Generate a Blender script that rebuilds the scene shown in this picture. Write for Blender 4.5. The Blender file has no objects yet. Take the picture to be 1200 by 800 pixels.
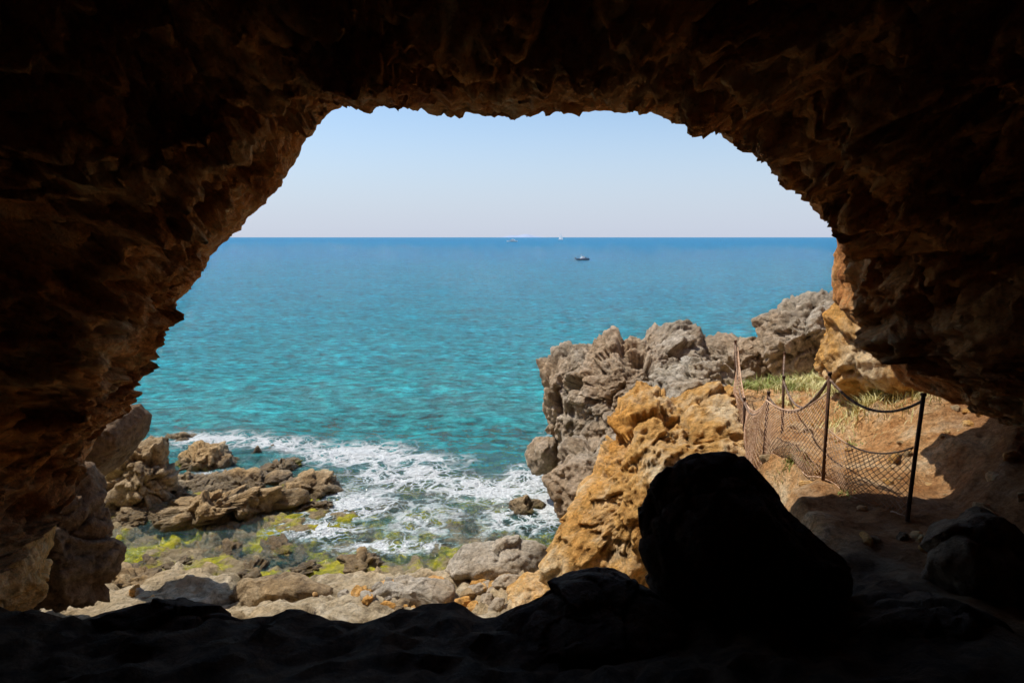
import bpy, bmesh, math, random
import numpy as np
from mathutils import Vector

random.seed(7)
scene = bpy.context.scene
scene.view_settings.view_transform = 'Standard'
try: scene.view_settings.look = 'None'
except Exception: pass
scene.view_settings.exposure = 0
COL = scene.collection

# ------------------------------------------------------------------ noise
_r = np.random.RandomState(3)
PERM = _r.permutation(256)
G = _r.normal(size=(256, 3)); G /= np.linalg.norm(G, axis=1)[:, None]

def perlin(P):
    Pi = np.floor(P).astype(int); f = P - Pi
    u = f*f*f*(f*(f*6-15)+10)
    X, Y, Z = Pi[:, 0], Pi[:, 1], Pi[:, 2]
    out = np.zeros(len(P))
    for i in (0, 1):
        wx = u[:, 0] if i else 1-u[:, 0]
        a = PERM[(X+i) & 255]
        for j in (0, 1):
            wy = u[:, 1] if j else 1-u[:, 1]
            b = PERM[(a+Y+j) & 255]
            for k in (0, 1):
                wz = u[:, 2] if k else 1-u[:, 2]
                g = G[PERM[(b+Z+k) & 255]]
                d = g[:, 0]*(f[:, 0]-i)+g[:, 1]*(f[:, 1]-j)+g[:, 2]*(f[:, 2]-k)
                out += wx*wy*wz*d
    return out*1.5

def fbm(P, o=4, g=.5):
    s = np.zeros(len(P)); a = 1.
    for i in range(o):
        s += a*perlin(P*2.03**i+17.3*i); a *= g
    return s

def ridged(P, o=4, g=.5):
    s = np.zeros(len(P)); a = 1.
    for i in range(o):
        s += a*(1-2.2*np.abs(perlin(P*2.07**i+31.7*i))); a *= g
    return s-0.6

def worley(P, tilt=False):
    Pi = np.floor(P).astype(int)
    f1 = np.full(len(P), 9.); f2 = np.full(len(P), 9.); val = np.zeros(len(P)); tl = np.zeros(len(P))
    for i in (-1, 0, 1):
        for j in (-1, 0, 1):
            for k in (-1, 0, 1):
                C = Pi+np.array([i, j, k])
                h = PERM[(PERM[(PERM[C[:, 0] & 255]+C[:, 1]) & 255]+C[:, 2]) & 255]
                q = C+.5+.48*G[h]
                d = np.sqrt(((P-q)**2).sum(1))
                n = d < f1
                f2 = np.where(n, f1, np.minimum(f2, d)); val = np.where(n, h/255., val); f1 = np.where(n, d, f1)
                if tilt: tl = np.where(n, ((P-q)*G[(h+91) & 255]).sum(1), tl)
    if tilt: return f1, f2-f1, val, tl
    return f1, f2-f1, val

def sstep(x, a, b):
    t = np.clip((x-a)/(b-a), 0, 1); return t*t*(3-2*t)

# ------------------------------------------------------- survey of the place
# positions read off the photograph are turned into metres: the eye stands
# 6.5 m above the sea, looking out and 8.67 deg down.
EYE = 6.5; PT = math.radians(8.67)
def survey(u, v, y):
    a = (u-600)/800; b = (400-v)/800
    dy = math.cos(PT)+math.sin(PT)*b; dz = -math.sin(PT)+math.cos(PT)*b
    t = y/dy
    return (a*t, y, EYE+t*dz)
def survey_sea(u, v, z=0.):
    a = (u-600)/800; b = (400-v)/800
    dy = math.cos(PT)+math.sin(PT)*b; dz = -math.sin(PT)+math.cos(PT)*b
    t = (z-EYE)/dz
    return (a*t, dy*t)

# ------------------------------------------------------------------ node help
class NT:
    def __init__(s, name):
        s.m = bpy.data.materials.new(name); s.m.use_nodes = True
        s.t = s.m.node_tree; s.t.nodes.clear()
        s.out = s.t.nodes.new('ShaderNodeOutputMaterial')
        s.pos = s.t.nodes.new('ShaderNodeNewGeometry')
    def n(s, typ, **kw):
        x = s.t.nodes.new(typ)
        for k, v in kw.items(): setattr(x, k, v)
        return x
    def l(s, a, b): s.t.links.new(a, b)
    def P(s): return s.pos.outputs['Position']
    def scaled(s, sc, src=None):
        x = s.n('ShaderNodeVectorMath', operation='MULTIPLY')
        s.l(src or s.P(), x.inputs[0]); x.inputs[1].default_value = sc
        return x.outputs[0]
    def noise(s, scale, detail=6, rough=.6, vec=None, dist=0.):
        x = s.n('ShaderNodeTexNoise'); x.inputs['Scale'].default_value = scale
        x.inputs['Detail'].default_value = detail; x.inputs['Roughness'].default_value = rough
        x.inputs['Distortion'].default_value = dist
        s.l(vec or s.P(), x.inputs['Vector']); return x.outputs['Fac']
    def vor(s, scale, feature='F1', vec=None, rnd=1.):
        x = s.n('ShaderNodeTexVoronoi', feature=feature); x.inputs['Scale'].default_value = scale
        x.inputs['Randomness'].default_value = rnd
        s.l(vec or s.P(), x.inputs['Vector']); return x.outputs['Distance']
    def ramp(s, fac, stops):
        x = s.n('ShaderNodeValToRGB'); e = x.color_ramp.elements
        while len(e) < len(stops): e.new(.5)
        for i, (p, c) in enumerate(stops):
            e[i].position = p; e[i].color = (c[0], c[1], c[2], 1) if not isinstance(c, (int, float)) else (c, c, c, 1)
        s.l(fac, x.inputs[0]); return x.outputs[0]
    def math(s, op, a, b=None, clamp=False):
        x = s.n('ShaderNodeMath', operation=op, use_clamp=clamp)
        for i, q in enumerate((a, b)):
            if q is None: continue
            if isinstance(q, (int, float)): x.inputs[i].default_value = q
            else: s.l(q, x.inputs[i])
        return x.outputs[0]
    def mr(s, v, a, b, c=0., d=1.):
        x = s.n('ShaderNodeMapRange', interpolation_type='SMOOTHSTEP')
        s.l(v, x.inputs[0])
        for i, q in enumerate((a, b, c, d)): x.inputs[i+1].default_value = q
        return x.outputs[0]
    def mix(s, fac, a, b, mode='MIX'):
        x = s.n('ShaderNodeMixRGB', blend_type=mode)
        for i, q in enumerate((fac, a, b)):
            if isinstance(q, (int, float)): x.inputs[i].default_value = q
            elif isinstance(q, tuple): x.inputs[i].default_value = (q[0], q[1], q[2], 1)
            else: s.l(q, x.inputs[i])
        return x.outputs[0]
    def bump(s, h, strength, dist, nrm=None):
        x = s.n('ShaderNodeBump'); x.inputs['Strength'].default_value = strength
        x.inputs['Distance'].default_value = dist; s.l(h, x.inputs['Height'])
        if nrm: s.l(nrm, x.inputs['Normal'])
        return x.outputs[0]
    def attr(s, name):
        x = s.n('ShaderNodeAttribute'); x.attribute_name = name; return x.outputs['Fac']
    def sepz(s, i=2):
        x = s.n('ShaderNodeSeparateXYZ'); s.l(s.P(), x.inputs[0]); return x.outputs[i]
    def bsdf(s, col, rough=.9, nrm=None, spec=.25, metal=0):
        x = s.n('ShaderNodeBsdfPrincipled')
        if isinstance(col, tuple): x.inputs['Base Color'].default_value = (*col[:3], 1)
        else: s.l(col, x.inputs['Base Color'])
        if isinstance(rough, (int, float)): x.inputs['Roughness'].default_value = rough
        else: s.l(rough, x.inputs['Roughness'])
        x.inputs['Specular IOR Level'].default_value = spec
        x.inputs['Metallic'].default_value = metal
        if nrm: s.l(nrm, x.inputs['Normal'])
        s.l(x.outputs[0], s.out.inputs[0]); return x

def rock_color(t, dark, mid, light, tint, sc=1., tint_amt=.6, grain=.85):
    n1 = t.noise(1.6*sc, 8, .72)
    c = t.ramp(n1, [(.34, dark), (.48, mid), (.64, light)])
    n2 = t.noise(.45*sc, 3, .6)
    c = t.mix(t.math('MULTIPLY', t.mr(n2, .42, .62), tint_amt), c, tint)
    n3 = t.noise(11*sc, 6, .75)
    c = t.mix(grain, c, t.ramp(n3, [(.33, .45), (.48, 1.), (.66, 1.35)]), 'MULTIPLY')
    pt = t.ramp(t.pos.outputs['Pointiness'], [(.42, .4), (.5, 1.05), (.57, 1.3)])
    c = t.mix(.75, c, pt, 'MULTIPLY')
    return c

def rock_bump(t, k=1., pits=1.):
    v = t.vor(9, 'F1')
    n = t.noise(6, 9, .76)
    h = t.math('ADD', t.math('MULTIPLY', n, 1.5), t.math('MULTIPLY', v, .35*pits))
    return t.bump(h, 1., .12*k)

def rock_mat(name, dark, mid, light, tint, sc=1., k=1., wet=False, tint_amt=.6, algae=False, grain=.85):
    t = NT(name)
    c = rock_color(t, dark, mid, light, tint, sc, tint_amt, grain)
    rough = .92
    if wet:
        zz = t.math('ADD', t.sepz(), t.math('MULTIPLY', t.noise(2.5, 4), -.5))
        w = t.mr(zz, -.18, .12, 1, 0)
        c = t.mix(t.math('MULTIPLY', w, .65), c, (.07, .055, .03))
        rough = t.mr(w, 0, 1, .92, .35)
        if algae:
            al = t.math('MULTIPLY', t.mr(t.noise(.9, 4, .6), .58, .66), t.mr(t.sepz(), -.05, .2, 1, 0))
            c = t.mix(al, c, t.ramp(t.noise(6, 4), [(.35, (.10, .13, .01)), (.65, (.55, .50, .03))]))
    t.bsdf(c, rough, rock_bump(t, k)); return t.m

M_GREY = rock_mat('grey_limestone', (.17, .13, .09), (.47, .385, .28), (.72, .62, .49), (.58, .38, .21), .9, 1.4, wet=True, tint_amt=.55)
M_PALE = rock_mat('pale_limestone', (.24, .195, .14), (.54, .465, .36), (.70, .625, .51), (.60, .44, .27), 1., 1.2, wet=True)
M_ORANGE = rock_mat('ochre_rock', (.44, .19, .04), (.84, .47, .145), (.92, .70, .42), (.90, .40, .07), .7, 1.3, grain=.8)
M_SHORE = rock_mat('wet_shore_rock', (.14, .095, .055), (.44, .31, .17), (.64, .49, .30), (.58, .37, .16), 1., 1.2, wet=True, algae=True)
M_CAVE = rock_mat('cave_rock', (.38, .11, .028), (.88, .39, .12), (.96, .66, .36), (.94, .35, .07), 1.1, 2.4, tint_amt=.55, grain=.75)
M_BROWN = rock_mat('brown_shade_rock', (.09, .055, .03), (.24, .16, .095), (.36, .26, .17), (.28, .15, .07), 1., 1.4)  # shade at the cave mouth is put into this darker brown
M_DARK = rock_mat('dark_cave_floor_rock', (.05, .03, .018), (.11, .065, .04), (.18, .12, .07), (.14, .07, .035), 1., 1.6)  # the cave's darkness is put into this rock colour

# ------------------------------------------------------------------ mesh help
def mesh_obj(name, V, F, mat, smooth=True, parent=None):
    me = bpy.data.meshes.new(name)
    me.from_pydata(V.tolist() if isinstance(V, np.ndarray) else V, [], F.tolist() if isinstance(F, np.ndarray) else F)
    me.polygons.foreach_set('use_smooth', [smooth]*len(me.polygons))
    if mat: me.materials.append(mat)
    me.update()
    o = bpy.data.objects.new(name, me); COL.objects.link(o)
    if parent: o.parent = parent
    return o
def thing(o, label, cat, group=None):
    o['label'] = label; o['category'] = cat
    if group: o['group'] = group
    return o
def add_attr(o, name, vals):
    a = o.data.attributes.new(name, 'FLOAT', 'POINT'); a.data.foreach_set('value', np.asarray(vals, dtype=np.float32))
def grid_faces(nr, nc):
    i, j = np.meshgrid(np.arange(nr-1), np.arange(nc-1), indexing='ij')
    a = (i*nc+j).ravel()
    return np.stack([a, a+1, a+nc+1, a+nc], 1)

# ------------------------------------------------------------------ ground
def H(x, y):
    P = np.stack([x, y, np.zeros_like(x)], 1)
    shore = .44-(y-10.5)*.19
    shore = np.where(y < 10.5, .44+(10.5-y)*.28, shore)
    shore = shore+np.clip((-x-7.5)*.35, 0, 3)*sstep(-y, -14, -10)
    nz = .30*fbm(P*.55+5, 3)+.16*ridged(P*1.5+9, 4)
    shore = shore+nz*.8
    shelf = sstep(-x, 2.9, 4.4)*sstep(-x, -11, -9.5)*sstep(y, 12, 13.5)*sstep(-y, -18.6, -16.8)
    shore = shore+(np.maximum(shore, -.17+.9*nz+.14*ridged(P*2.4+4, 3))-shore)*shelf
    shore = np.maximum(shore, -3.5)
    st = np.floor(shore*4)/4+sstep(shore*4-np.floor(shore*4), .7, 1.)/4
    shore = np.where(y > 8, .35*shore+.65*st, shore)
    xe = np.interp(y, [4, 6, 8, 9.5, 11, 13, 16, 19, 22, 40], [2.0, 2.55, 2.85, 3.2, 3.1, 2.9, 2.3, 2.6, 5, 30])
    hp = np.interp(y, [0, 11, 13, 16, 19, 23, 28], [4.0, 4.05, 3.4, 2.6, 1.2, -.5, -2])
    hp = hp+np.clip((x-4.15)*.62, 0, 3.5)*sstep(-y, -10.5, -8.5)+np.clip((x-.62*y-1.)*.6, 0, 7)*sstep(y, 8, 11)*sstep(-y, -24, -17)
    pn = fbm(P*.9+2, 3)
    m = sstep(x-xe+.35*pn, -.45, .35)
    fl = 3.66+.1*np.clip(x, 0, 3)+np.clip((4.9-y)*.2, 0, 1.1)+np.clip((-x-4)*.4, 0, 2)
    lip = 4.9+.3*fbm(P*.7+40, 3)
    mf = sstep(lip-y, -.5, .25)
    z = shore+(hp+.07*fbm(P*1.6, 4)+.13*ridged(P*1.3+60, 4)*sstep(x, 3.7, 4.6)-shore)*m
    z = z+(fl+.09*ridged(P*1.2, 4)-z)*mf*(1-m*sstep(x, 2.6, 3.4)*1.)
    return z, m, mf

xs = np.concatenate([np.arange(-24, -11, .5), np.arange(-11, 7, .08), np.arange(7, 30, .6)])
ys = np.concatenate([np.arange(-10, 3, .6), np.arange(3, 18.6, .08), np.arange(18.6, 45, .4)])
YY, XX = np.meshgrid(ys, xs, indexing='ij')
x = XX.ravel(); y = YY.ravel()
z, m, mf = H(x, y)
P3 = np.stack([x, y, z], 1)
z = z+.05*ridged(P3*3.1, 4)*(1-.4*m)
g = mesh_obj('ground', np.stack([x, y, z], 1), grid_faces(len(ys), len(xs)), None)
g['kind'] = 'structure'
rb = sstep(x, 2.6, 3.3)
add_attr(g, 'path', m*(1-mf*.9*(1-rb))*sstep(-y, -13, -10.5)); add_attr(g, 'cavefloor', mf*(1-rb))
add_attr(g, 'bank_shade', np.maximum(sstep(-y, -7.2, -6.0)*sstep(x, 2.4, 3), sstep(x, 4.4, 5.2)*sstep(-y, -8.3, -7.2)))  # overhang shade painted into the bank soil, darker and redder
t = NT('ground_rock_and_dirt')
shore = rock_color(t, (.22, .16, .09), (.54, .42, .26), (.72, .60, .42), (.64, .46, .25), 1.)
zz = t.math('ADD', t.sepz(), t.math('MULTIPLY', t.noise(2.5, 3), -.4))
w = t.mr(zz, -.2, .12, 1, 0)
shore = t.mix(t.math('MULTIPLY', w, .55), shore, (.12, .10, .045))
al = t.math('MULTIPLY', t.mr(t.noise(.7, 5, .65), .46, .55), t.mr(t.sepz(), -.02, .18, 1, 0))
shore = t.mix(al, shore, t.ramp(t.noise(5, 4), [(.35, (.20, .24, .01)), (.65, (.80, .70, .03))]))
dirt = t.ramp(t.noise(2.2, 7, .7), [(.32, (.46, .18, .045)), (.5, (.80, .45, .19)), (.68, (.92, .70, .43))])
dirt = t.mix(.85, dirt, t.ramp(t.noise(20, 5, .75), [(.35, .4), (.58, 1.25)]), 'MULTIPLY')
bank_shade = t.mix(.65, dirt, (.26, .10, .035))
dirt = t.mix(t.attr('bank_shade'), dirt, bank_shade)
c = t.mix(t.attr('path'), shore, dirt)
c = t.mix(t.attr('cavefloor'), c, t.ramp(t.noise(6, 6, .7), [(.4, (.05, .03, .018)), (.6, (.15, .09, .05))]))  # floor inside the cave painted near black for its shade
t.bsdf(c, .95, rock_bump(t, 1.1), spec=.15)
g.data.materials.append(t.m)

# ------------------------------------------------------------------ sea
rr = np.concatenate([9+np.arange(0, 16, .1), 25*np.exp(np.linspace(0, math.log(40000/25.), 330))])
th = np.radians(np.linspace(-72, 72, 300))
RR, TT = np.meshgrid(rr, th, indexing='ij')
x = (RR*np.tan(TT*.78)).ravel(); y = RR.ravel()
nearm = y < 44
hz = np.full_like(x, -6.); hz[nearm] = H(x[nearm], y[nearm])[0]
depth = -hz
att = sstep(-y, -400, -60)
P = np.stack([x*.7, y, np.zeros_like(x)], 1)
wav = .10*fbm(P*.22, 3)+.05*ridged(P*.55+3, 2)
z = wav*att*sstep(depth, -.2, 1.5)+.02*fbm(P*2.5, 2)*att
foam = np.zeros_like(x)
def blob(u, v, ru, rv, a):
    global foam
    cx, cy = survey_sea(u, v)
    sx = abs(survey_sea(u+ru, v)[0]-cx); sy = abs(survey_sea(u, v-rv)[1]-cy)
    foam = np.maximum(foam, a*np.exp(-(((x-cx)/sx)**2+((y-cy)/sy)**2)))
for b in [(250, 517, 80, 11, 1.), (420, 530, 80, 16, 1.12), (330, 520, 80, 9, .95), (470, 560, 100, 28, .9), (560, 575, 90, 26, .92),
          (600, 610, 80, 26, .9), (420, 590, 90, 24, .86), (380, 620, 90, 16, .8), (500, 605, 90, 30, .88), (620, 560, 50, 20, 1.),
          (270, 560, 60, 12, 1.), (640, 590, 35, 36, 1.), (500, 538, 70, 10, .85), (470, 638, 100, 14, .8), (640, 520, 16, 20, .8)]:
    blob(*b)
foam *= 1+.3*fbm(P*.5+8, 3)
sea = mesh_obj('sea', np.stack([x, y, z], 1), grid_faces(len(rr), len(th)), None); sea['kind'] = 'structure'
add_attr(sea, 'depth', np.clip(depth, -1, 8)); add_attr(sea, 'foam', foam)
t = NT('sea_water')
sp = t.n('ShaderNodeSeparateXYZ'); t.l(t.P(), sp.inputs[0])
lg = t.math('LOGARITHM', t.math('MAXIMUM', sp.outputs[1], 1.), 10.)
wv2 = t.noise(.25, 8, .76, vec=t.scaled((.6, 1.3, 1)))
warp = t.math('ADD', lg, t.math('MULTIPLY', t.math('SUBTRACT', wv2, .5), .3))
col = t.ramp(t.math('DIVIDE', warp, 4.), [(.28, (.045, .29, .27)), (.37, (.010, .27, .30)), (.47, (.008, .215, .31)), (.60, (.010, .17, .315)), (.95, (.026, .165, .30))])
wv = t.noise(1.7, 5, .78, vec=t.scaled((.7, 1.35, 1)))
col = t.mix(1., col, t.ramp(wv, [(.38, .36), (.5, .96), (.61, 2.)]), 'MULTIPLY')
col = t.mix(.4, col, t.ramp(wv2, [(.38, .4), (.5, 1.), (.62, 1.8)]), 'MULTIPLY')
col = t.mix(t.math('MULTIPLY', t.attr('foam'), .4), col, (.10, .38, .36))
h = t.math('ADD', t.math('MULTIPLY', wv, .8), t.math('MULTIPLY', wv2, 2.))
bn = t.bump(h, 1., .6)
nn = t.n('ShaderNodeTexNoise'); nn.inputs['Scale'].default_value = .9; nn.inputs['Detail'].default_value = 4
dv = t.n('ShaderNodeVectorMath', operation='ADD')
t.l(t.P(), nn.inputs['Vector']); sc = t.n('ShaderNodeVectorMath', operation='SCALE'); sc.inputs['Scale'].default_value = 2.
t.l(nn.outputs['Color'], sc.inputs[0]); t.l(t.P(), dv.inputs[0]); t.l(sc.outputs[0], dv.inputs[1])
e1 = t.vor(1.3, 'DISTANCE_TO_EDGE', vec=dv.outputs[0]); e2 = t.vor(3.6, 'DISTANCE_TO_EDGE', vec=dv.outputs[0])
lace = t.math('MAXIMUM', t.mr(e1, 0, .30, 1, 0), t.math('MULTIPLY', t.mr(e2, 0, .28, 1, 0), .85))
lace = t.math('ADD', t.math('MULTIPLY', lace, .72), t.math('MULTIPLY', t.noise(1.9, 7, .66), .72))
fm = t.math('ADD', lace, t.math('SUBTRACT', t.attr('foam'), 1.42))
fm = t.math('MULTIPLY', t.mr(fm, -.19, .42), .97)
wc = t.mr(t.math('MULTIPLY', t.mr(t.noise(.8, 6, .7, vec=t.scaled((.5, 1.6, 1))), .68, .74), t.mr(sp.outputs[1], 25, 45)), .2, 1, 0, .6)
allf = t.math('MAXIMUM', fm, wc)
c = t.mix(allf, col, (.84, .87, .87))
d = t.attr('depth')
alpha = t.mr(d, -.05, 2.6, .10, 1.)
alpha = t.math('MAXIMUM', alpha, allf)
df = t.n('ShaderNodeBsdfDiffuse'); t.l(c, df.inputs[0]); t.l(bn, df.inputs['Normal'])
gl = t.n('ShaderNodeBsdfGlossy'); gl.inputs['Roughness'].default_value = .12; t.l(bn, gl.inputs['Normal']); gl.inputs[0].default_value = (1, 1, 1, 1)
tr = t.n('ShaderNodeBsdfTransparent')
fr = t.n('ShaderNodeFresnel'); fr.inputs[0].default_value = 1.33
# a choppy sea never reflects fully at grazing angles: cap the reflectance
rf = t.math('MULTIPLY', t.math('MINIMUM', fr.outputs[0], .14), t.math('SUBTRACT', 1., allf))
m1 = t.n('ShaderNodeMixShader'); t.l(alpha, m1.inputs[0]); t.l(tr.outputs[0], m1.inputs[1]); t.l(df.outputs[0], m1.inputs[2])
m2 = t.n('ShaderNodeMixShader'); t.l(rf, m2.inputs[0]); t.l(m1.outputs[0], m2.inputs[1]); t.l(gl.outputs[0], m2.inputs[2])
t.l(m2.outputs[0], t.out.inputs[0])
sea.data.materials.append(t.m)
sb = mesh_obj('seabed', [(-40000, 20, -6), (40000, 20, -6), (40000, 42000, -6), (-40000, 42000, -6)], [(0, 1, 2, 3)], M_SHORE, False)
sb['kind'] = 'structure'

# ------------------------------------------------------------------ cave
rim = [(-60, 760, 5.2, -1.6), (-30, 690, 5.4, 0), (0, 618, 6.0, 0), (30, 600, 6.6, 0), (62, 575, 7.3, 0), (98, 542, 8.0, 0), (118, 502, 8.3, 0), (150, 466, 8.5, 0), (172, 438, 8.4, 0),
       (193, 400, 8.2, 0), (192, 375, 8.1, 0), (216, 345, 8, 0), (238, 318, 7.9, 0), (264, 288, 7.7, 0), (284, 270, 7.6, 0), (306, 240, 7.4, 0), (336, 205, 7.3, 0),
       (361, 168, 7.2, 0), (386, 140, 7.1, 0), (410, 119, 7.0, 0), (440, 126, 7, 0), (500, 130, 7, 0), (560, 132, 7, 0), (600, 135, 7, 0), (660, 132, 7, 0), (720, 133, 7, 0),
       (757, 134, 7, 0), (792, 148, 7, 0), (832, 156, 7, 0), (868, 175, 7, 0), (903, 199, 7, 0), (928, 218, 7.1, 0), (948, 240, 7.2, 0), (966, 262, 7.3, 0), (980, 290, 7.4, 0),
       (975, 320, 7.4, 0), (978, 350, 7.4, 0), (994, 374, 7.3, 0), (1020, 390, 7.1, 0), (1032, 415, 7., 0), (1050, 446, 6.9, 0), (1078, 460, 6.9, 0), (1130, 448, 7.0, 0), (1200, 432, 7.2, 0), (1300, 415, 7.2, 0), (1420, 400, 7, 0), (1440, 600, 7., -1)]
R = np.array([list(survey(u, v, yy)) for u, v, yy, _ in rim]); R[:, 2] += np.array([q[3] for q in rim])
R[0, 0] -= .3
seg = np.r_[0, np.cumsum(np.linalg.norm(np.diff(R, axis=0), axis=1))]
NTH = 660
tt = np.linspace(0, seg[-1], NTH)
R = np.stack([np.interp(tt, seg, R[:, i]) for i in range(3)], 1)
CX, CZ = .1, 4.6
rings = []; dcoord = []; room = []
ext = np.linspace(1, 0, 40)**1.7
D = np.stack([R[:, 0]-CX, R[:, 2]-CZ], 1); Dl = np.linalg.norm(D, axis=1); Dn = D/Dl[:, None]
for e in ext[:-1]:
    dist = e*22
    X = R[:, 0]+Dn[:, 0]*dist; Z = R[:, 2]+Dn[:, 1]*dist
    lefty = np.clip(-Dn[:, 0], 0, 1)
    fwd = sstep(lefty, .55, .95)
    Y = R[:, 1]+dist*(-.45*(1-fwd)+.15*fwd)*np.where(Dn[:, 0] > .5, .4, 1)  # unseen cliff: left flank pushed forward to shade the shore, rest leans back
    rings.append(np.stack([X, Y, Z], 1)); dcoord.append(-dist); room.append(np.full(NTH, .06+dist*.4))
ss = np.concatenate([np.linspace(0, .30, 230), np.linspace(.31, 1, 45)])
reach = np.hypot(R[:, 0], R[:, 2]-EYE)
lean = .045+.10*np.abs(Dn[:, 0])**1.5      # the lip of the mouth flares outwards
lean *= 1-sstep(Dn[:, 0], .97, .995)
for s in ss:
    k = 1+np.interp(s, [0, .05, .10, .15, .21, .3, .6, .85, 1], [0, .0, .0, .02, .30, .50, .42, .1, -1.])-lean*np.interp(s, [0, .10, .16, .21], [0, 1, .7, 0])
    X = CX+D[:, 0]*k; Z = CZ+D[:, 1]*np.where(D[:, 1] > 0, k, np.maximum(k, 1))
    Y = R[:, 1]*(1-s)+(-7)*s
    rings.append(np.stack([X, Y, Z], 1)); dcoord.append(s*14)
    room.append(.05+.45*reach*np.clip(1-Y/R[:, 1], 0, 1)+np.clip(Dl*(k-1), -9, 9)*.9)
V = np.concatenate(rings); nr = len(rings); room = np.concatenate(room)
amp = np.concatenate([np.interp(ext[:-1], [0, .02, .2, 1], [.12, .5, 1, 3]), np.interp(ss, [0, .03, .10, .4, 1], [.12, .45, .95, 1.2, 1.])])
amp = np.repeat(amp, NTH)
rad = np.stack([V[:, 0]-CX, np.zeros(len(V)), V[:, 2]-CZ], 1); rad /= np.linalg.norm(rad, axis=1)[:, None]+1e-6
low = fbm(V*.45+50, 3)
mid = ridged(V*np.array([1., .7, 1.2])+20, 5, .6)
wrp = np.stack([fbm(V*.7+i*9, 3) for i in range(2)], 1)
Q = np.stack([np.tile(tt, nr)*.34+wrp[:, 0]*.6, np.repeat(np.array(dcoord), NTH)*1.7+wrp[:, 1]*.9, np.zeros(len(V))], 1)
led = ridged(Q+70, 6, .6)
f1, f21, val, tl = worley(V*np.array([1.2, 1., 1.5])+.4*np.repeat(wrp[:, :1], 3, 1), True)
fa, fb, vb, tb = worley(V*np.array([3.6, 3.0, 4.4])+.7*np.repeat(wrp[:, 1:], 3, 1), True)
fine = fbm(V*4.5+11, 4, .7)
pit = np.maximum(0, perlin(V*3.1+33)-.12)+.6*np.maximum(0, perlin(V*7.3+13)-.08)
disp = -(low*.40+mid*.10+led*.17+(val-.5)*.12+tl*.22+tb*.05+pit*.30-.03*np.exp(-fb*10))*amp
room = np.maximum(room, .03)
disp = np.where(disp > 0, room*np.tanh(disp/room), disp)+fine*.075*np.minimum(amp+.25, 1)
V2 = V-rad*disp[:, None]
V2[:, 1] += (.30*fbm(V*.9+90, 4)*np.minimum(amp, 1.2))
cave = mesh_obj('cave_wall', V2, grid_faces(nr, NTH), M_CAVE); cave['kind'] = 'structure'

# ------------------------------------------------------------------ rocks
_ico = {}
def ico(sub):
    if sub not in _ico:
        bm = bmesh.new(); bmesh.ops.create_icosphere(bm, subdivisions=sub, radius=1)
        _ico[sub] = (np.array([v.co[:] for v in bm.verts]), [[v.index for v in f.verts] for f in bm.faces]); bm.free()
    return _ico[sub]

def facets(q, rs, n, lo, hi, ymin=0.):
    for _ in range(n):
        nv = rs.normal(size=3); nv /= np.linalg.norm(nv)
        if abs(nv[1]) < ymin: nv[1] = math.copysign(ymin+.3*rs.rand(), nv[1] if rs.rand() > .3 else -1); nv /= np.linalg.norm(nv)
        d = rs.uniform(lo, hi); e = q@nv-d
        q = q-np.outer(np.maximum(e, 0)*.93, nv)
    return q

def profile_rock(name, pts, y0, dep, mat, label, seed, sub=6, rough=1., group=None, dy=0., tilt=0., blk=1., cell=1.1, fac=.7, fn=1.):
    W = np.array([survey(u, v, y0) for u, v in pts])
    lo, hi = W.min(0), W.max(0); c = (lo+hi)/4+W.mean(0)/2
    ang = np.arctan2(W[:, 2]-c[2], W[:, 0]-c[0]); rad_ = np.hypot(W[:, 2]-c[2], W[:, 0]-c[0])
    o = np.argsort(ang); ang, rad_ = ang[o], rad_[o]
    PX_, PZ_ = rad_*np.cos(ang), rad_*np.sin(ang)
    AA, BB = [], []
    for i in range(len(ang)):
        j = (i+1) % len(ang)
        for f in (0, .25, .5, .75):
            qx, qz = PX_[i]*(1-f)+PX_[j]*f, PZ_[i]*(1-f)+PZ_[j]*f
            AA.append(math.atan2(qz, qx)); BB.append(math.hypot(qx, qz))
    AA, BB = np.array(AA), np.array(BB); o = np.argsort(AA); AA, BB = AA[o], BB[o]
    A = np.r_[AA[-1]-2*math.pi, AA, AA[0]+2*math.pi]; B = np.r_[BB[-1], BB, BB[0]]
    d0, F = ico(sub); rs = np.random.RandomState(seed)
    q = facets(d0.copy(), rs, 12, .55, .85, .55)
    ph = np.arctan2(d0[:, 2], d0[:, 0]); r = np.interp(ph, A, B)
    rho = np.hypot(d0[:, 0], d0[:, 2])+1e-6
    k = rho**-.4*np.linalg.norm(q, axis=1)**.6
    size = rad_.mean()
    p = np.stack([d0[:, 0]*r*k, q[:, 1]*dep, d0[:, 2]*r*k], 1)
    p[:, 1] += tilt*p[:, 2]
    wp = p+c+seed*3.1
    a = rough*min(size, 1.3)
    dsp = a*(.08*fbm(wp*1.1/max(size, .5), 3)+.04*ridged(wp*1.8, 5, .6)+fn*.045*fbm(wp*6, 4, .65))
    # fractured rock: each cell is a tilted flat facet, stepped against its neighbours
    ww = wp+.16*np.stack([fbm(wp*1.3+i*5, 2) for i in range(3)], 1)
    cs = cell/max(size, .35)**.6
    f1, f21, val, tl = worley(ww*cs*np.array([1, 1, 1.2]), True)
    dsp += blk*a*((val-.5)*.20+fac*.30*tl-.07*np.exp(-f21*16))
    f1, f21, val, tl = worley(ww*cs*2.6+5, True)
    dsp += blk*a*((val-.5)*.08+fac*.13*tl-.03*np.exp(-f21*12))
    p = p+d0*dsp[:, None]
    ob = mesh_obj(name, p, F, mat)
    ob.location = (c[0], c[1]+dy, c[2])
    thing(ob, label, 'rock', group)
    return ob

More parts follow.
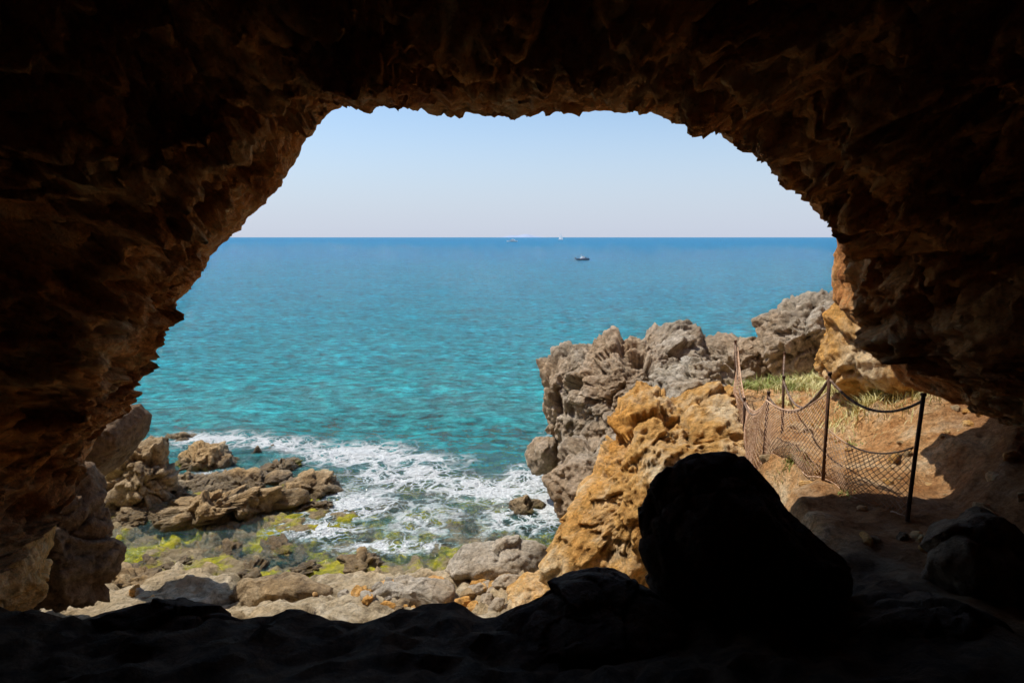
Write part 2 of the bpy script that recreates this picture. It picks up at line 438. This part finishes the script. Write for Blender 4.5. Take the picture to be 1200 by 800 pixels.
GH = 'rocks of the sunlit headland'; GS = 'sea rocks in the surf'; GF = 'dark boulders on the cave floor'
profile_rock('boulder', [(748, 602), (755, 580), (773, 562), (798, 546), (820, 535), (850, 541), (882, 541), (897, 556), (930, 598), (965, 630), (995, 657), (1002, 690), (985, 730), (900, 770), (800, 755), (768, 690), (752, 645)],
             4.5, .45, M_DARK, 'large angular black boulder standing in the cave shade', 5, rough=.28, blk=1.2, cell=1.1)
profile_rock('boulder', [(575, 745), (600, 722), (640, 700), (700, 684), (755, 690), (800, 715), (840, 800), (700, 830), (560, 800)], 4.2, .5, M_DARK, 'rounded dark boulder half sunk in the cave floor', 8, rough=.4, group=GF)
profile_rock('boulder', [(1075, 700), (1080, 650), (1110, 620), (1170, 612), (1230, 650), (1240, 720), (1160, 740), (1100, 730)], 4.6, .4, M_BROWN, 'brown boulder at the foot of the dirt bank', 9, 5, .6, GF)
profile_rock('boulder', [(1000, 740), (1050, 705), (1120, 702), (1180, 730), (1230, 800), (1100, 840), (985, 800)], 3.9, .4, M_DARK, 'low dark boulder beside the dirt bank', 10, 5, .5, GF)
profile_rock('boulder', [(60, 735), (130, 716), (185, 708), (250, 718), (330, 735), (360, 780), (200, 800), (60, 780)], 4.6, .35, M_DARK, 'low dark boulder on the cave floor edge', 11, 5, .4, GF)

profile_rock('boulder', [(758, 452), (800, 452), (850, 458), (890, 478), (912, 512), (902, 560), (860, 640), (800, 690), (740, 662), (700, 664), (655, 662), (640, 640), (660, 606), (696, 560), (718, 512), (730, 472)],
             9.8, 1.5, M_ORANGE, 'huge ochre boulder rising from the shore below the path', 21, 7, .95, tilt=.4, blk=1., cell=1.0, fac=.8, fn=1.1)
profile_rock('boulder', [(630, 425), (655, 412), (685, 404), (716, 410), (728, 440), (720, 480), (705, 525), (690, 570), (650, 570), (646, 515), (636, 470)], 17.0, 1.6, M_GREY, 'craggy grey limestone crag standing in the sea', 22, 6, 1.2, GH)
profile_rock('boulder', [(668, 470), (690, 430), (720, 408), (755, 396), (792, 386), (825, 400), (840, 430), (820, 520), (760, 560), (690, 575), (676, 530)], 14.6, 1.7, M_GREY, 'tall craggy grey limestone crag on the headland', 23, 7, 1.2, GH, tilt=.35, fac=.85)
profile_rock('boulder', [(762, 440), (790, 424), (830, 420), (865, 432), (880, 455), (860, 500), (790, 500), (764, 465)], 12.0, 1.0, M_PALE, 'pale broken limestone rock above the ochre boulder', 24, 6, 1.2, GH)
profile_rock('boulder', [(826, 412), (850, 394), (880, 396), (896, 420), (890, 470), (840, 470)], 15.0, 1.2, M_GREY, 'grey limestone rock on the headland ridge', 25, 6, 1.2, GH)
profile_rock('boulder', [(892, 388), (915, 364), (945, 350), (975, 347), (1000, 360), (1000, 440), (940, 450), (898, 440)], 14.0, 1.4, M_GREY, 'grey limestone outcrop beyond the path', 26, 6, 1.1, GH)
profile_rock('boulder', [(650, 545), (672, 525), (700, 515), (735, 495), (760, 520), (750, 580), (715, 625), (670, 625), (655, 590)], 12.8, 1.2, M_GREY, 'low grey limestone shelf below the crag', 27, 6, 1.1, GH, tilt=.35)
profile_rock('boulder', [(614, 530), (628, 512), (648, 510), (660, 530), (655, 552), (622, 552)], 16.6, .7, M_GREY, 'rounded grey boulder in the water beside the crag', 28, 5, 1.0, GH, blk=.4)
profile_rock('rock_pillar', [(957, 400), (960, 368), (978, 348), (1010, 320), (1070, 310), (1120, 370), (1120, 460), (1060, 500), (1010, 490), (978, 470), (960, 445)], 9.2, 1.1, M_ORANGE, 'ochre rock pillar beside the sunny path', 29, 6, .8, blk=.7)
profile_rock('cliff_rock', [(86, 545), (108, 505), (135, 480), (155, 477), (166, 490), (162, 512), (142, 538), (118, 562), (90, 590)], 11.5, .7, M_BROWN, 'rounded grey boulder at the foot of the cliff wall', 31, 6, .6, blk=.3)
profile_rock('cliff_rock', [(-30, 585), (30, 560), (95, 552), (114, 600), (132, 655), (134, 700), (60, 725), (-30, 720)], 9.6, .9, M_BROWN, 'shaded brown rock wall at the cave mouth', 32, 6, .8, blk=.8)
profile_rock('cliff_rock', [(-50, 600), (10, 600), (38, 615), (52, 650), (55, 700), (30, 735), (-50, 740)], 6.7, .7, M_ORANGE, 'ochre brown rock at the base of the cave wall', 33, 6, .7, blk=.6)

for i, (pts, y0, dep, lab) in enumerate([
    ([(112, 568), (130, 545), (158, 516), (188, 514), (199, 545), (197, 562), (208, 590), (175, 609), (135, 607), (112, 590)], 16.2, 1.0, 'jagged brown sea rock standing in shallow surf'),
    ([(194, 548), (225, 528), (255, 523), (275, 545), (268, 560), (208, 560)], 19, .8, 'jagged dark brown sea rock washed by foam'),
    ([(272, 547), (308, 526), (342, 529), (352, 548), (300, 556)], 20.3, .8, 'low jagged sea rock washed by foam'),
    ([(165, 612), (200, 590), (260, 580), (325, 572), (342, 592), (320, 610), (240, 620), (160, 620)], 15.6, .9, 'long flat brown sea rock in the surf'),
    ([(322, 580), (350, 562), (398, 557), (404, 576), (372, 594), (328, 596)], 17.0, .8, 'flat brown rock beside the surf'),
    ([(186, 522), (200, 511), (222, 513), (234, 525), (205, 530)], 21.5, .6, 'small dark sea rock in white foam'),
    ([(590, 602), (596, 588), (618, 584), (636, 592), (636, 605)], 15.8, .5, 'small brown rock in the surf'),
    ([(250, 578), (275, 560), (335, 558), (338, 576), (280, 584)], 17.6, .7, 'brown rock ledge among the surf')]):
    profile_rock('sea_rock', pts, y0, dep, M_SHORE, lab, 40+i, 6 if i in (0, 3) else 5, 1.1, GS, blk=1.3, cell=1.3)
for i, (pts, y0, dep, mat, lab) in enumerate([
    ([(524, 664), (545, 640), (590, 632), (630, 638), (652, 655), (650, 675), (560, 684)], 12.2, .6, M_PALE, 'smooth flat pale boulder on the shore'),
    ([(590, 694), (610, 676), (660, 668), (700, 674), (705, 704), (640, 716), (592, 716)], 10.8, .6, M_ORANGE, 'flat ochre boulder on the shore'),
    ([(262, 696), (290, 678), (350, 672), (395, 688), (385, 709), (280, 716)], 11.2, .5, M_SHORE, 'low brown boulder on the rocky shore'),
    ([(420, 698), (450, 680), (500, 676), (530, 690), (520, 710), (440, 716)], 11.1, .5, M_PALE, 'low pale boulder on the rocky shore')]):
    profile_rock('shore_rock', pts, y0, dep, mat, lab, 60+i, 5, .7, 'rocks on the shore', blk=.8)

def variants(name, n, sub, mats, jag, seed, flat=.6):
    out = []
    for i in range(n):
        d0, F = ico(sub); rs = np.random.RandomState(seed+i)
        q = facets(d0.copy(), rs, 14, .6, .92)
        q *= np.array([1., .8, flat]); q += d0*(.10*fbm(q*1.5+i*7, 3)+.04*ridged(q*3+i, 4))[:, None]
        if jag:
            f1, f21, val, tl = worley(q*2.2+i*3.7, True); q += d0*((val-.5)*.34+.32*tl-.08*np.exp(-f21*12)+.08*ridged(q*3.3+i*2, 4, .6))[:, None]
        me = bpy.data.meshes.new(name); me.from_pydata(q.tolist(), [], F); me.polygons.foreach_set('use_smooth', [True]*len(F))
        me.materials.append(mats[i]); out.append(me)
    return out
def put(name, me, loc, sc, rot, label, cat, group):
    o = bpy.data.objects.new(name, me); COL.objects.link(o); o.location = loc; o.scale = sc; o.rotation_euler = rot
    thing(o, label, cat, group)
base = variants('cobble', 6, 4, (M_PALE, M_ORANGE, M_PALE, M_SHORE, M_PALE, M_ORANGE), False, 200)
jags = variants('sea_rock', 5, 5, [M_SHORE]*5, True, 300, .5)
rs = np.random.RandomState(31)
spots = [(rs.uniform(120, 215), rs.uniform(560, 612)) for _ in range(12)]+[(rs.uniform(200, 400), rs.uniform(560, 604)) for _ in range(18)]+[(rs.uniform(180, 350), rs.uniform(530, 552)) for _ in range(5)]+[(rs.uniform(150, 480), rs.uniform(640, 695)) for _ in range(9)]
for (u, v) in spots:
    xx, yy = survey_sea(u, v); s = rs.uniform(.22, .58)
    zb = H(np.array([xx]), np.array([yy]))[0][0] if v > 622 else -.02
    put('sea_rock', jags[rs.randint(5)], (xx, yy, max(zb, -.1)+rs.uniform(-.06, .05)*s), (s*rs.uniform(.9, 1.6), s, s*rs.uniform(.5, .85)), (rs.uniform(-.2, .2), rs.uniform(-.2, .2), rs.uniform(0, 6.3)),
        'small jagged brown rock washed by the sea' if v < 622 else 'jagged brown rock on the shore ledge', 'rock', GS if v < 622 else 'rocks on the shore')
lab = ['pale grey cobble on the shore', 'ochre cobble on the shore', 'pale grey cobble on the shore', 'brown weathered cobble on the shore', 'pale grey cobble on the shore', 'ochre cobble on the shore']
rs = np.random.RandomState(77)
for i in range(130):
    if i < 115:
        u = rs.uniform(420, 760); v = rs.uniform(672, 728)
        if u < 520: v = max(v, 692)
    else:
        u = rs.uniform(150, 420); v = rs.uniform(690, 718)
    xx, yy = survey_sea(u, v, .3)
    zz = H(np.array([xx]), np.array([yy]))[0][0]
    s = rs.uniform(.06, .2)*(1.6 if rs.rand() < .15 else 1)
    k = rs.randint(6)
    put('cobble', base[k], (xx, yy, zz+s*.25), (s, s*rs.uniform(.8, 1.1), s*rs.uniform(.8, 1.2)), (rs.uniform(-.4, .4), rs.uniform(-.4, .4), rs.uniform(0, 6.3)), lab[k], 'stone', 'cobbles on the shore')
for i in range(60):
    yy = rs.uniform(5.0, 9); xx = rs.uniform(2.9, 5.2)
    zz = H(np.array([xx]), np.array([yy]))[0][0]; s = rs.uniform(.02, .1)
    put('stone', base[(1, 3, 5)[rs.randint(3)]], (xx, yy, zz+s*.1), (s, s*rs.uniform(.6, 1), s), (rs.uniform(-.3, .3), 0, rs.uniform(0, 6.3)), 'small ochre stone lying on the dirt path', 'stone', 'stones on the dirt path')

# ------------------------------------------------------------------ plants
def leaf_mat(name, a, b):
    t = NT(name); t.bsdf(t.ramp(t.noise(9, 3), [(.35, a), (.65, b)]), .7); return t.m
M_GREEN = leaf_mat('green_leaves', (.16, .21, .04), (.38, .40, .12))
M_DRY = leaf_mat('dry_grass', (.50, .46, .17), (.74, .66, .34))
def tuft(name, spots, mat, label, cat):
    V, F = [], []
    for (cx, cy, R_, h, n) in spots:
        a = rs.uniform(0, 6.28, n); r = R_*np.abs(rs.normal(size=n))*.6; PX, PY = cx+r*np.cos(a), cy+r*np.sin(a)
        PZ = H(PX, PY)[0]-.02
        for px, py, pz in zip(PX, PY, PZ):
            hh = h*rs.uniform(.25, 1.1); la = rs.uniform(0, 6.28); ln = hh*rs.uniform(.3, 1.2); w = rs.uniform(.002, .006)
            wx, wy = -math.sin(la)*w, math.cos(la)*w; b = len(V)
            V += [(px-wx, py-wy, pz), (px+wx, py+wy, pz), (px+math.cos(la)*ln*.4+wx, py+math.sin(la)*ln*.4+wy, pz+hh*.6), (px+math.cos(la)*ln*.4-wx, py+math.sin(la)*ln*.4-wy, pz+hh*.6), (px+math.cos(la)*ln, py+math.sin(la)*ln, pz+hh*.85)]
            F += [(b, b+1, b+2, b+3), (b+3, b+2, b+4)]
    o = mesh_obj(name, V, F, mat, False); thing(o, label, cat); o['kind'] = 'stuff'
tuft('dry_grass', [(4.5+.9*rs.rand(), 8.2+i*.17, .5, .2, 480) for i in range(22)]+[(4.0, 9.8, .35, .12, 250), (4.4, 10.6, .4, .16, 300)], M_DRY, 'dry pale grass growing along the sunny path', 'grass')
tuft('green_plants', [(4.5, 11.3, .45, .28, 600), (3.1, 7.3, .16, .09, 200), (3.3, 7.6, .14, .08, 150), (4.4, 10.5, .35, .18, 350), (3.9, 11, .4, .2, 400), (5.0, 9.6, .4, .16, 300), (5.2, 10.6, .4, .2, 300), (4.7, 8.6, .3, .12, 200), (2.3, 12.6, .25, .15, 200), (4.1, 8.0, .2, .07, 120), (3.2, 6.3, .12, .07, 90)], M_GREEN, 'low green plants growing beside the path', 'plants')

# ------------------------------------------------------------------ fence
def tube(V, F, pts, r, n=4):
    pts = [Vector(p) for p in pts]; b0 = len(V)
    for i, p in enumerate(pts):
        d = (pts[min(i+1, len(pts)-1)]-pts[max(i-1, 0)]).normalized()
        s = d.cross(Vector((0, 0, 1))) if abs(d.z) < .95 else d.cross(Vector((0, 1, 0)))
        s.normalize(); t_ = d.cross(s)
        for k in range(n):
            a = 2*math.pi*k/n; q = p+s*(r*math.cos(a))+t_*(r*math.sin(a)); V.append(q[:])
    for i in range(len(pts)-1):
        for k in range(n):
            a = b0+i*n+k; b = b0+i*n+(k+1) % n; F.append((a, b, b+n, a+n))
    F.append(tuple(b0+k for k in range(n))[::-1]); F.append(tuple(b0+(len(pts)-1)*n+k for k in range(n)))
t = NT('rusty_iron'); t.bsdf(t.ramp(t.noise(14, 6, .7), [(.35, (.04, .025, .02)), (.6, (.14, .065, .035)), (.75, (.24, .11, .05))]), .8, t.bump(t.noise(60, 4), .5, .004), metal=.3); M_IRON = t.m
t = NT('tarred_rope'); t.bsdf(t.ramp(t.noise(30, 4), [(.4, (.10, .07, .05)), (.6, (.30, .20, .14))]), .9, t.bump(t.noise(90, 2), .8, .005)); M_ROPE = t.m
t = NT('brown_net'); t.bsdf(t.ramp(t.noise(8, 4), [(.4, (.48, .29, .18)), (.6, (.68, .46, .31))]), .9); M_NET = t.m

def gz(x_, y_): return float(H(np.array([x_]), np.array([y_]))[0][0])
fence = bpy.data.objects.new('rope_fence', None); COL.objects.link(fence)
thing(fence, 'rusty iron post fence with sagging rope and brown net beside path', 'fence')
posts = {'A': (3.50, 5.75, 1.12, .05), 'B': (3.14, 6.6, 1.10, -.01), 'D': (3.02, 7.9, .92, .02), 'E': (3.55, 10.6, .80, -.04), 'C': (3.48, 8.5, .80, -.03), 'F': (4.75, 11.8, .7, .03), 'M': (3.24, 9.2, .78, -.03)}
fence.location = (3.14, 6.6, gz(3.14, 6.6))
tops = {}
FL = Vector(fence.location)
def fpart(name, V, F, mat):
    o = mesh_obj(name, [tuple(Vector(v)-FL) for v in V], F, mat, True, fence); return o
for k, (px, py, h, ln) in posts.items():
    V, F = [], []; z0 = gz(px, py)
    tube(V, F, [(px, py, z0-.25), (px+ln*.5, py, z0+h*.5), (px+ln, py, z0+h)], .018, 8)
    tube(V, F, [(px+ln, py, z0+h), (px+ln, py, z0+h+.025)], .023, 8)
    tops[k] = Vector((px+ln, py, z0+h-.04)); fpart('post', V, F, M_IRON)
def hang(a, b, sag, n=20):
    return [a.lerp(b, i/n)-Vector((0, 0, sag*4*(i/n)*(1-i/n))) for i in range(n+1)]
for a, b, sag in [('A', 'B', .20), ('B', 'C', .32), ('B', 'D', .26), ('D', 'M', .2), ('M', 'E', .22), ('C', 'F', .3)]:
    V, F = [], []; tube(V, F, hang(tops[a], tops[b], sag), .013, 6); fpart('rope', V, F, M_ROPE)
def net(a, b, ha, hb, sag, lift=0.03, cell=.075, r=.003):
    A, B = posts[a], posts[b]; L = math.hypot(A[0]-B[0], A[1]-B[1]); V, F = [], []
    za, zb = gz(A[0], A[1]), gz(B[0], B[1]); ph = A[0]*7
    def S(s, t_):
        px = A[0]+(B[0]-A[0])*s; py = A[1]+(B[1]-A[1])*s
        w_ = math.sin(math.pi*s)
        zt = (za+ha)*(1-s)+(zb+hb)*s-sag*4*s*(1-s); zb_ = gz(px, py)+lift-.1*s*(1-s)
        bul = w_*(.04*math.sin(s*9+t_*3+ph)*(1-t_)-.08*math.sin(math.pi*t_))
        return (px+bul, py, zb_+(zt-zb_)*t_)
    hh = (ha+hb)/2-sag*.6; nx = max(4, int(L/cell)); ny = max(3, int(hh/cell))
    for sgn in (1, -1):
        for k in range(-ny, nx+ny+1):
            pl = []
            for j in range(ny+1):
                s = (k+sgn*j)/nx
                if 0 <= s <= 1: pl.append(S(s, j/ny))
            if len(pl) > 1: tube(V, F, pl, r, 3)
    tube(V, F, [S(i/24, 1) for i in range(25)], .008, 5); tube(V, F, [S(i/24, 0) for i in range(25)], .006, 4)
    fpart('net', V, F, M_NET)
net('A', 'B', .66, .56, .14, cell=.055, r=.0036); net('B', 'D', .94, .84, .16, cell=.06, r=.0042); net('D', 'M', .84, .72, .12, cell=.065, r=.0048); net('M', 'E', .72, .74, .12, cell=.075, r=.0052)

# ------------------------------------------------------------------ boats
def plain(name, c, r=.4):
    t = NT(name); t.bsdf(t.mix(.25, (c[0], c[1], c[2]), t.ramp(t.noise(3, 4), [(.3, .7), (.7, 1.1)]), 'MULTIPLY'), r, spec=.4); return t.m
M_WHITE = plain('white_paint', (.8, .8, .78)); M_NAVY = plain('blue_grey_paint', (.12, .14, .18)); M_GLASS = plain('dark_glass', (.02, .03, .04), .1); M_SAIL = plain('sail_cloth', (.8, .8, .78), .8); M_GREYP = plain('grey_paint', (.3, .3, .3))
def hull(L, W, Hh, mat, parent, n=14):
    V, F = [], []
    for i in range(n+1):
        s = i/n; xx = (s-.5)*L; w = W/2*(1-max(0, (s-.45)/.55)**2.3)*(.85+.15*min(1, s*4)); sh = Hh*(1+.35*s*s)
        V += [(xx, -w, sh), (xx, -w*.8, .1), (xx, 0, -.25*Hh), (xx, w*.8, .1), (xx, w, sh), (xx, w*.88, sh-.08*Hh), (xx, -w*.88, sh-.08*Hh)]
    for i in range(n):
        for k in range(7):
            a = i*7+k; b = i*7+(k+1) % 7; F.append((a, b, b+7, a+7))
    F.append(tuple(range(7))[::-1]); F.append(tuple(n*7+k for k in range(7)))
    return mesh_obj('hull', V, F, mat, False, parent)
def box(name, x0, x1, w, z0, z1, mat, parent, taper=.8):
    xm = (x1-x0)*.12
    V = [(x0, -w, z0), (x1, -w, z0), (x1, w, z0), (x0, w, z0), (x0+xm, -w*taper, z1), (x1-2*xm, -w*taper, z1), (x1-2*xm, w*taper, z1), (x0+xm, w*taper, z1)]
    return mesh_obj(name, V, [(0, 3, 2, 1), (4, 5, 6, 7), (0, 1, 5, 4), (1, 2, 6, 5), (2, 3, 7, 6), (3, 0, 4, 7)], mat, False, parent)
def boat(name, u, v, label, rot, kind):
    xx, yy = survey_sea(u, v); e = bpy.data.objects.new(name, None); COL.objects.link(e)
    e.location = (xx, yy, 0); e.rotation_euler = (0, 0, rot); thing(e, label, 'boat')
    if kind == 'motor':
        hull(3.8, 1.6, .5, M_NAVY, e); box('cabin', -.6, .7, .5, .48, 1.1, M_WHITE, e); box('windscreen', .5, .95, .45, .55, .9, M_GLASS, e); box('outboard_motor', -2.25, -1.9, .18, .3, .85, M_GREYP, e)
        V, F = [], []; tube(V, F, [(-.5, 0, 1.05), (-.5, 0, 1.7)], .03, 6); mesh_obj('mast', V, F, M_WHITE, True, e)
    if kind == 'yacht':
        hull(15, 4.4, 1.6, M_WHITE, e); box('cabin', -5, 4, 1.7, 1.6, 3.0, M_WHITE, e); box('window', -4.4, 3.4, 1.72, 2.0, 2.6, M_GLASS, e, .9); box('flybridge', -3.5, 1, 1.4, 3.0, 3.8, M_WHITE, e)
    if kind == 'sail':
        hull(13, 3.6, 1.3, M_WHITE, e); V, F = [], []; tube(V, F, [(.5, 0, 1), (.5, 0, 17)], .09, 6); mesh_obj('mast', V, F, M_WHITE, True, e)
        mesh_obj('sail', [(.3, 0, 2.2), (-5.6, .4, 2.2), (-3., .5, 8), (.3, 0, 16.5)], [(0, 1, 2, 3)], M_SAIL, False, e)
        mesh_obj('sail', [(.8, 0, 15), (6.4, 0, 1.8), (1.2, .5, 2.4)], [(0, 1, 2)], M_SAIL, False, e)
        box('cabin', -2, 2, 1., 1.25, 1.8, M_WHITE, e)
boat('motorboat', 683, 305, 'small dark open motorboat with white cabin at sea', .15, 'motor')
boat('yacht', 600, 283.5, 'white motor yacht far out on the sea', 2.9, 'yacht')
boat('sailboat', 657, 281.5, 'distant sailboat with white sails near the horizon', -.7, 'sail')
n = 80; V, F = [], []
for i in range(n+1):
    s = i/n; hh = 110*math.exp(-((s-.55)/.2)**2)+50*math.exp(-((s-.25)/.12)**2)+12*math.sin(s*25)*math.sin(math.pi*s); hh *= math.sin(math.pi*s)**.5
    X = -700+s*2200
    V += [(X, 25000, -5), (X, 25800, max(hh, 0)), (X, 27000, -5)]
for i in range(n):
    for k in range(2): a = i*3+k; F.append((a, a+1, a+4, a+3))
isl = mesh_obj('island', V, F, plain('hazy_island', (.34, .40, .52), 1.)); isl['kind'] = 'structure'  # distance haze is put into the island's pale blue

# ------------------------------------------------------------------ light
S = Vector((-.48, .17, .86)).normalized()
elev = math.asin(S.z); az = math.atan2(S.x, S.y)
w = bpy.data.worlds.new('World'); scene.world = w; w.use_nodes = True
nt = w.node_tree; nt.nodes.clear()
N = nt.nodes.new; Lk = nt.links.new
sk = N('ShaderNodeTexSky'); sk.sky_type = 'NISHITA'; sk.sun_disc = False
sk.sun_elevation = elev; sk.sun_rotation = az % (2*math.pi); sk.air_density = 1.0; sk.dust_density = .4; sk.ozone_density = 3.
tc = N('ShaderNodeTexCoord'); sx = N('ShaderNodeSeparateXYZ'); Lk(tc.outputs['Generated'], sx.inputs[0])
mrn = N('ShaderNodeMapRange'); mrn.interpolation_type = 'SMOOTHSTEP'; Lk(sx.outputs[2], mrn.inputs[0])
for i, q in enumerate((0., .22, .85, .0)): mrn.inputs[i+1].default_value = q
hz_ = N('ShaderNodeMixRGB'); Lk(mrn.outputs[0], hz_.inputs[0]); Lk(sk.outputs[0], hz_.inputs[1]); hz_.inputs[2].default_value = (3.65, 4.1, 5.2, 1)
bg = N('ShaderNodeBackground'); bg.inputs[1].default_value = .15
ou = N('ShaderNodeOutputWorld'); Lk(hz_.outputs[0], bg.inputs[0]); Lk(bg.outputs[0], ou.inputs[0])
ld = bpy.data.lights.new('sun', 'SUN'); ld.energy = 5.; ld.angle = math.radians(.5); ld.color = (1, .95, .87)
lo = bpy.data.objects.new('sun', ld); COL.objects.link(lo); lo.rotation_euler = S.to_track_quat('Z', 'Y').to_euler()

cd = bpy.data.cameras.new('camera'); cam = bpy.data.objects.new('camera', cd); COL.objects.link(cam)
cd.lens = 24; cd.sensor_width = 36; cd.clip_start = .1; cd.clip_end = 80000
cam.location = (0, 0, EYE); cam.rotation_euler = (math.radians(90)-PT, 0, 0)
scene.camera = cam
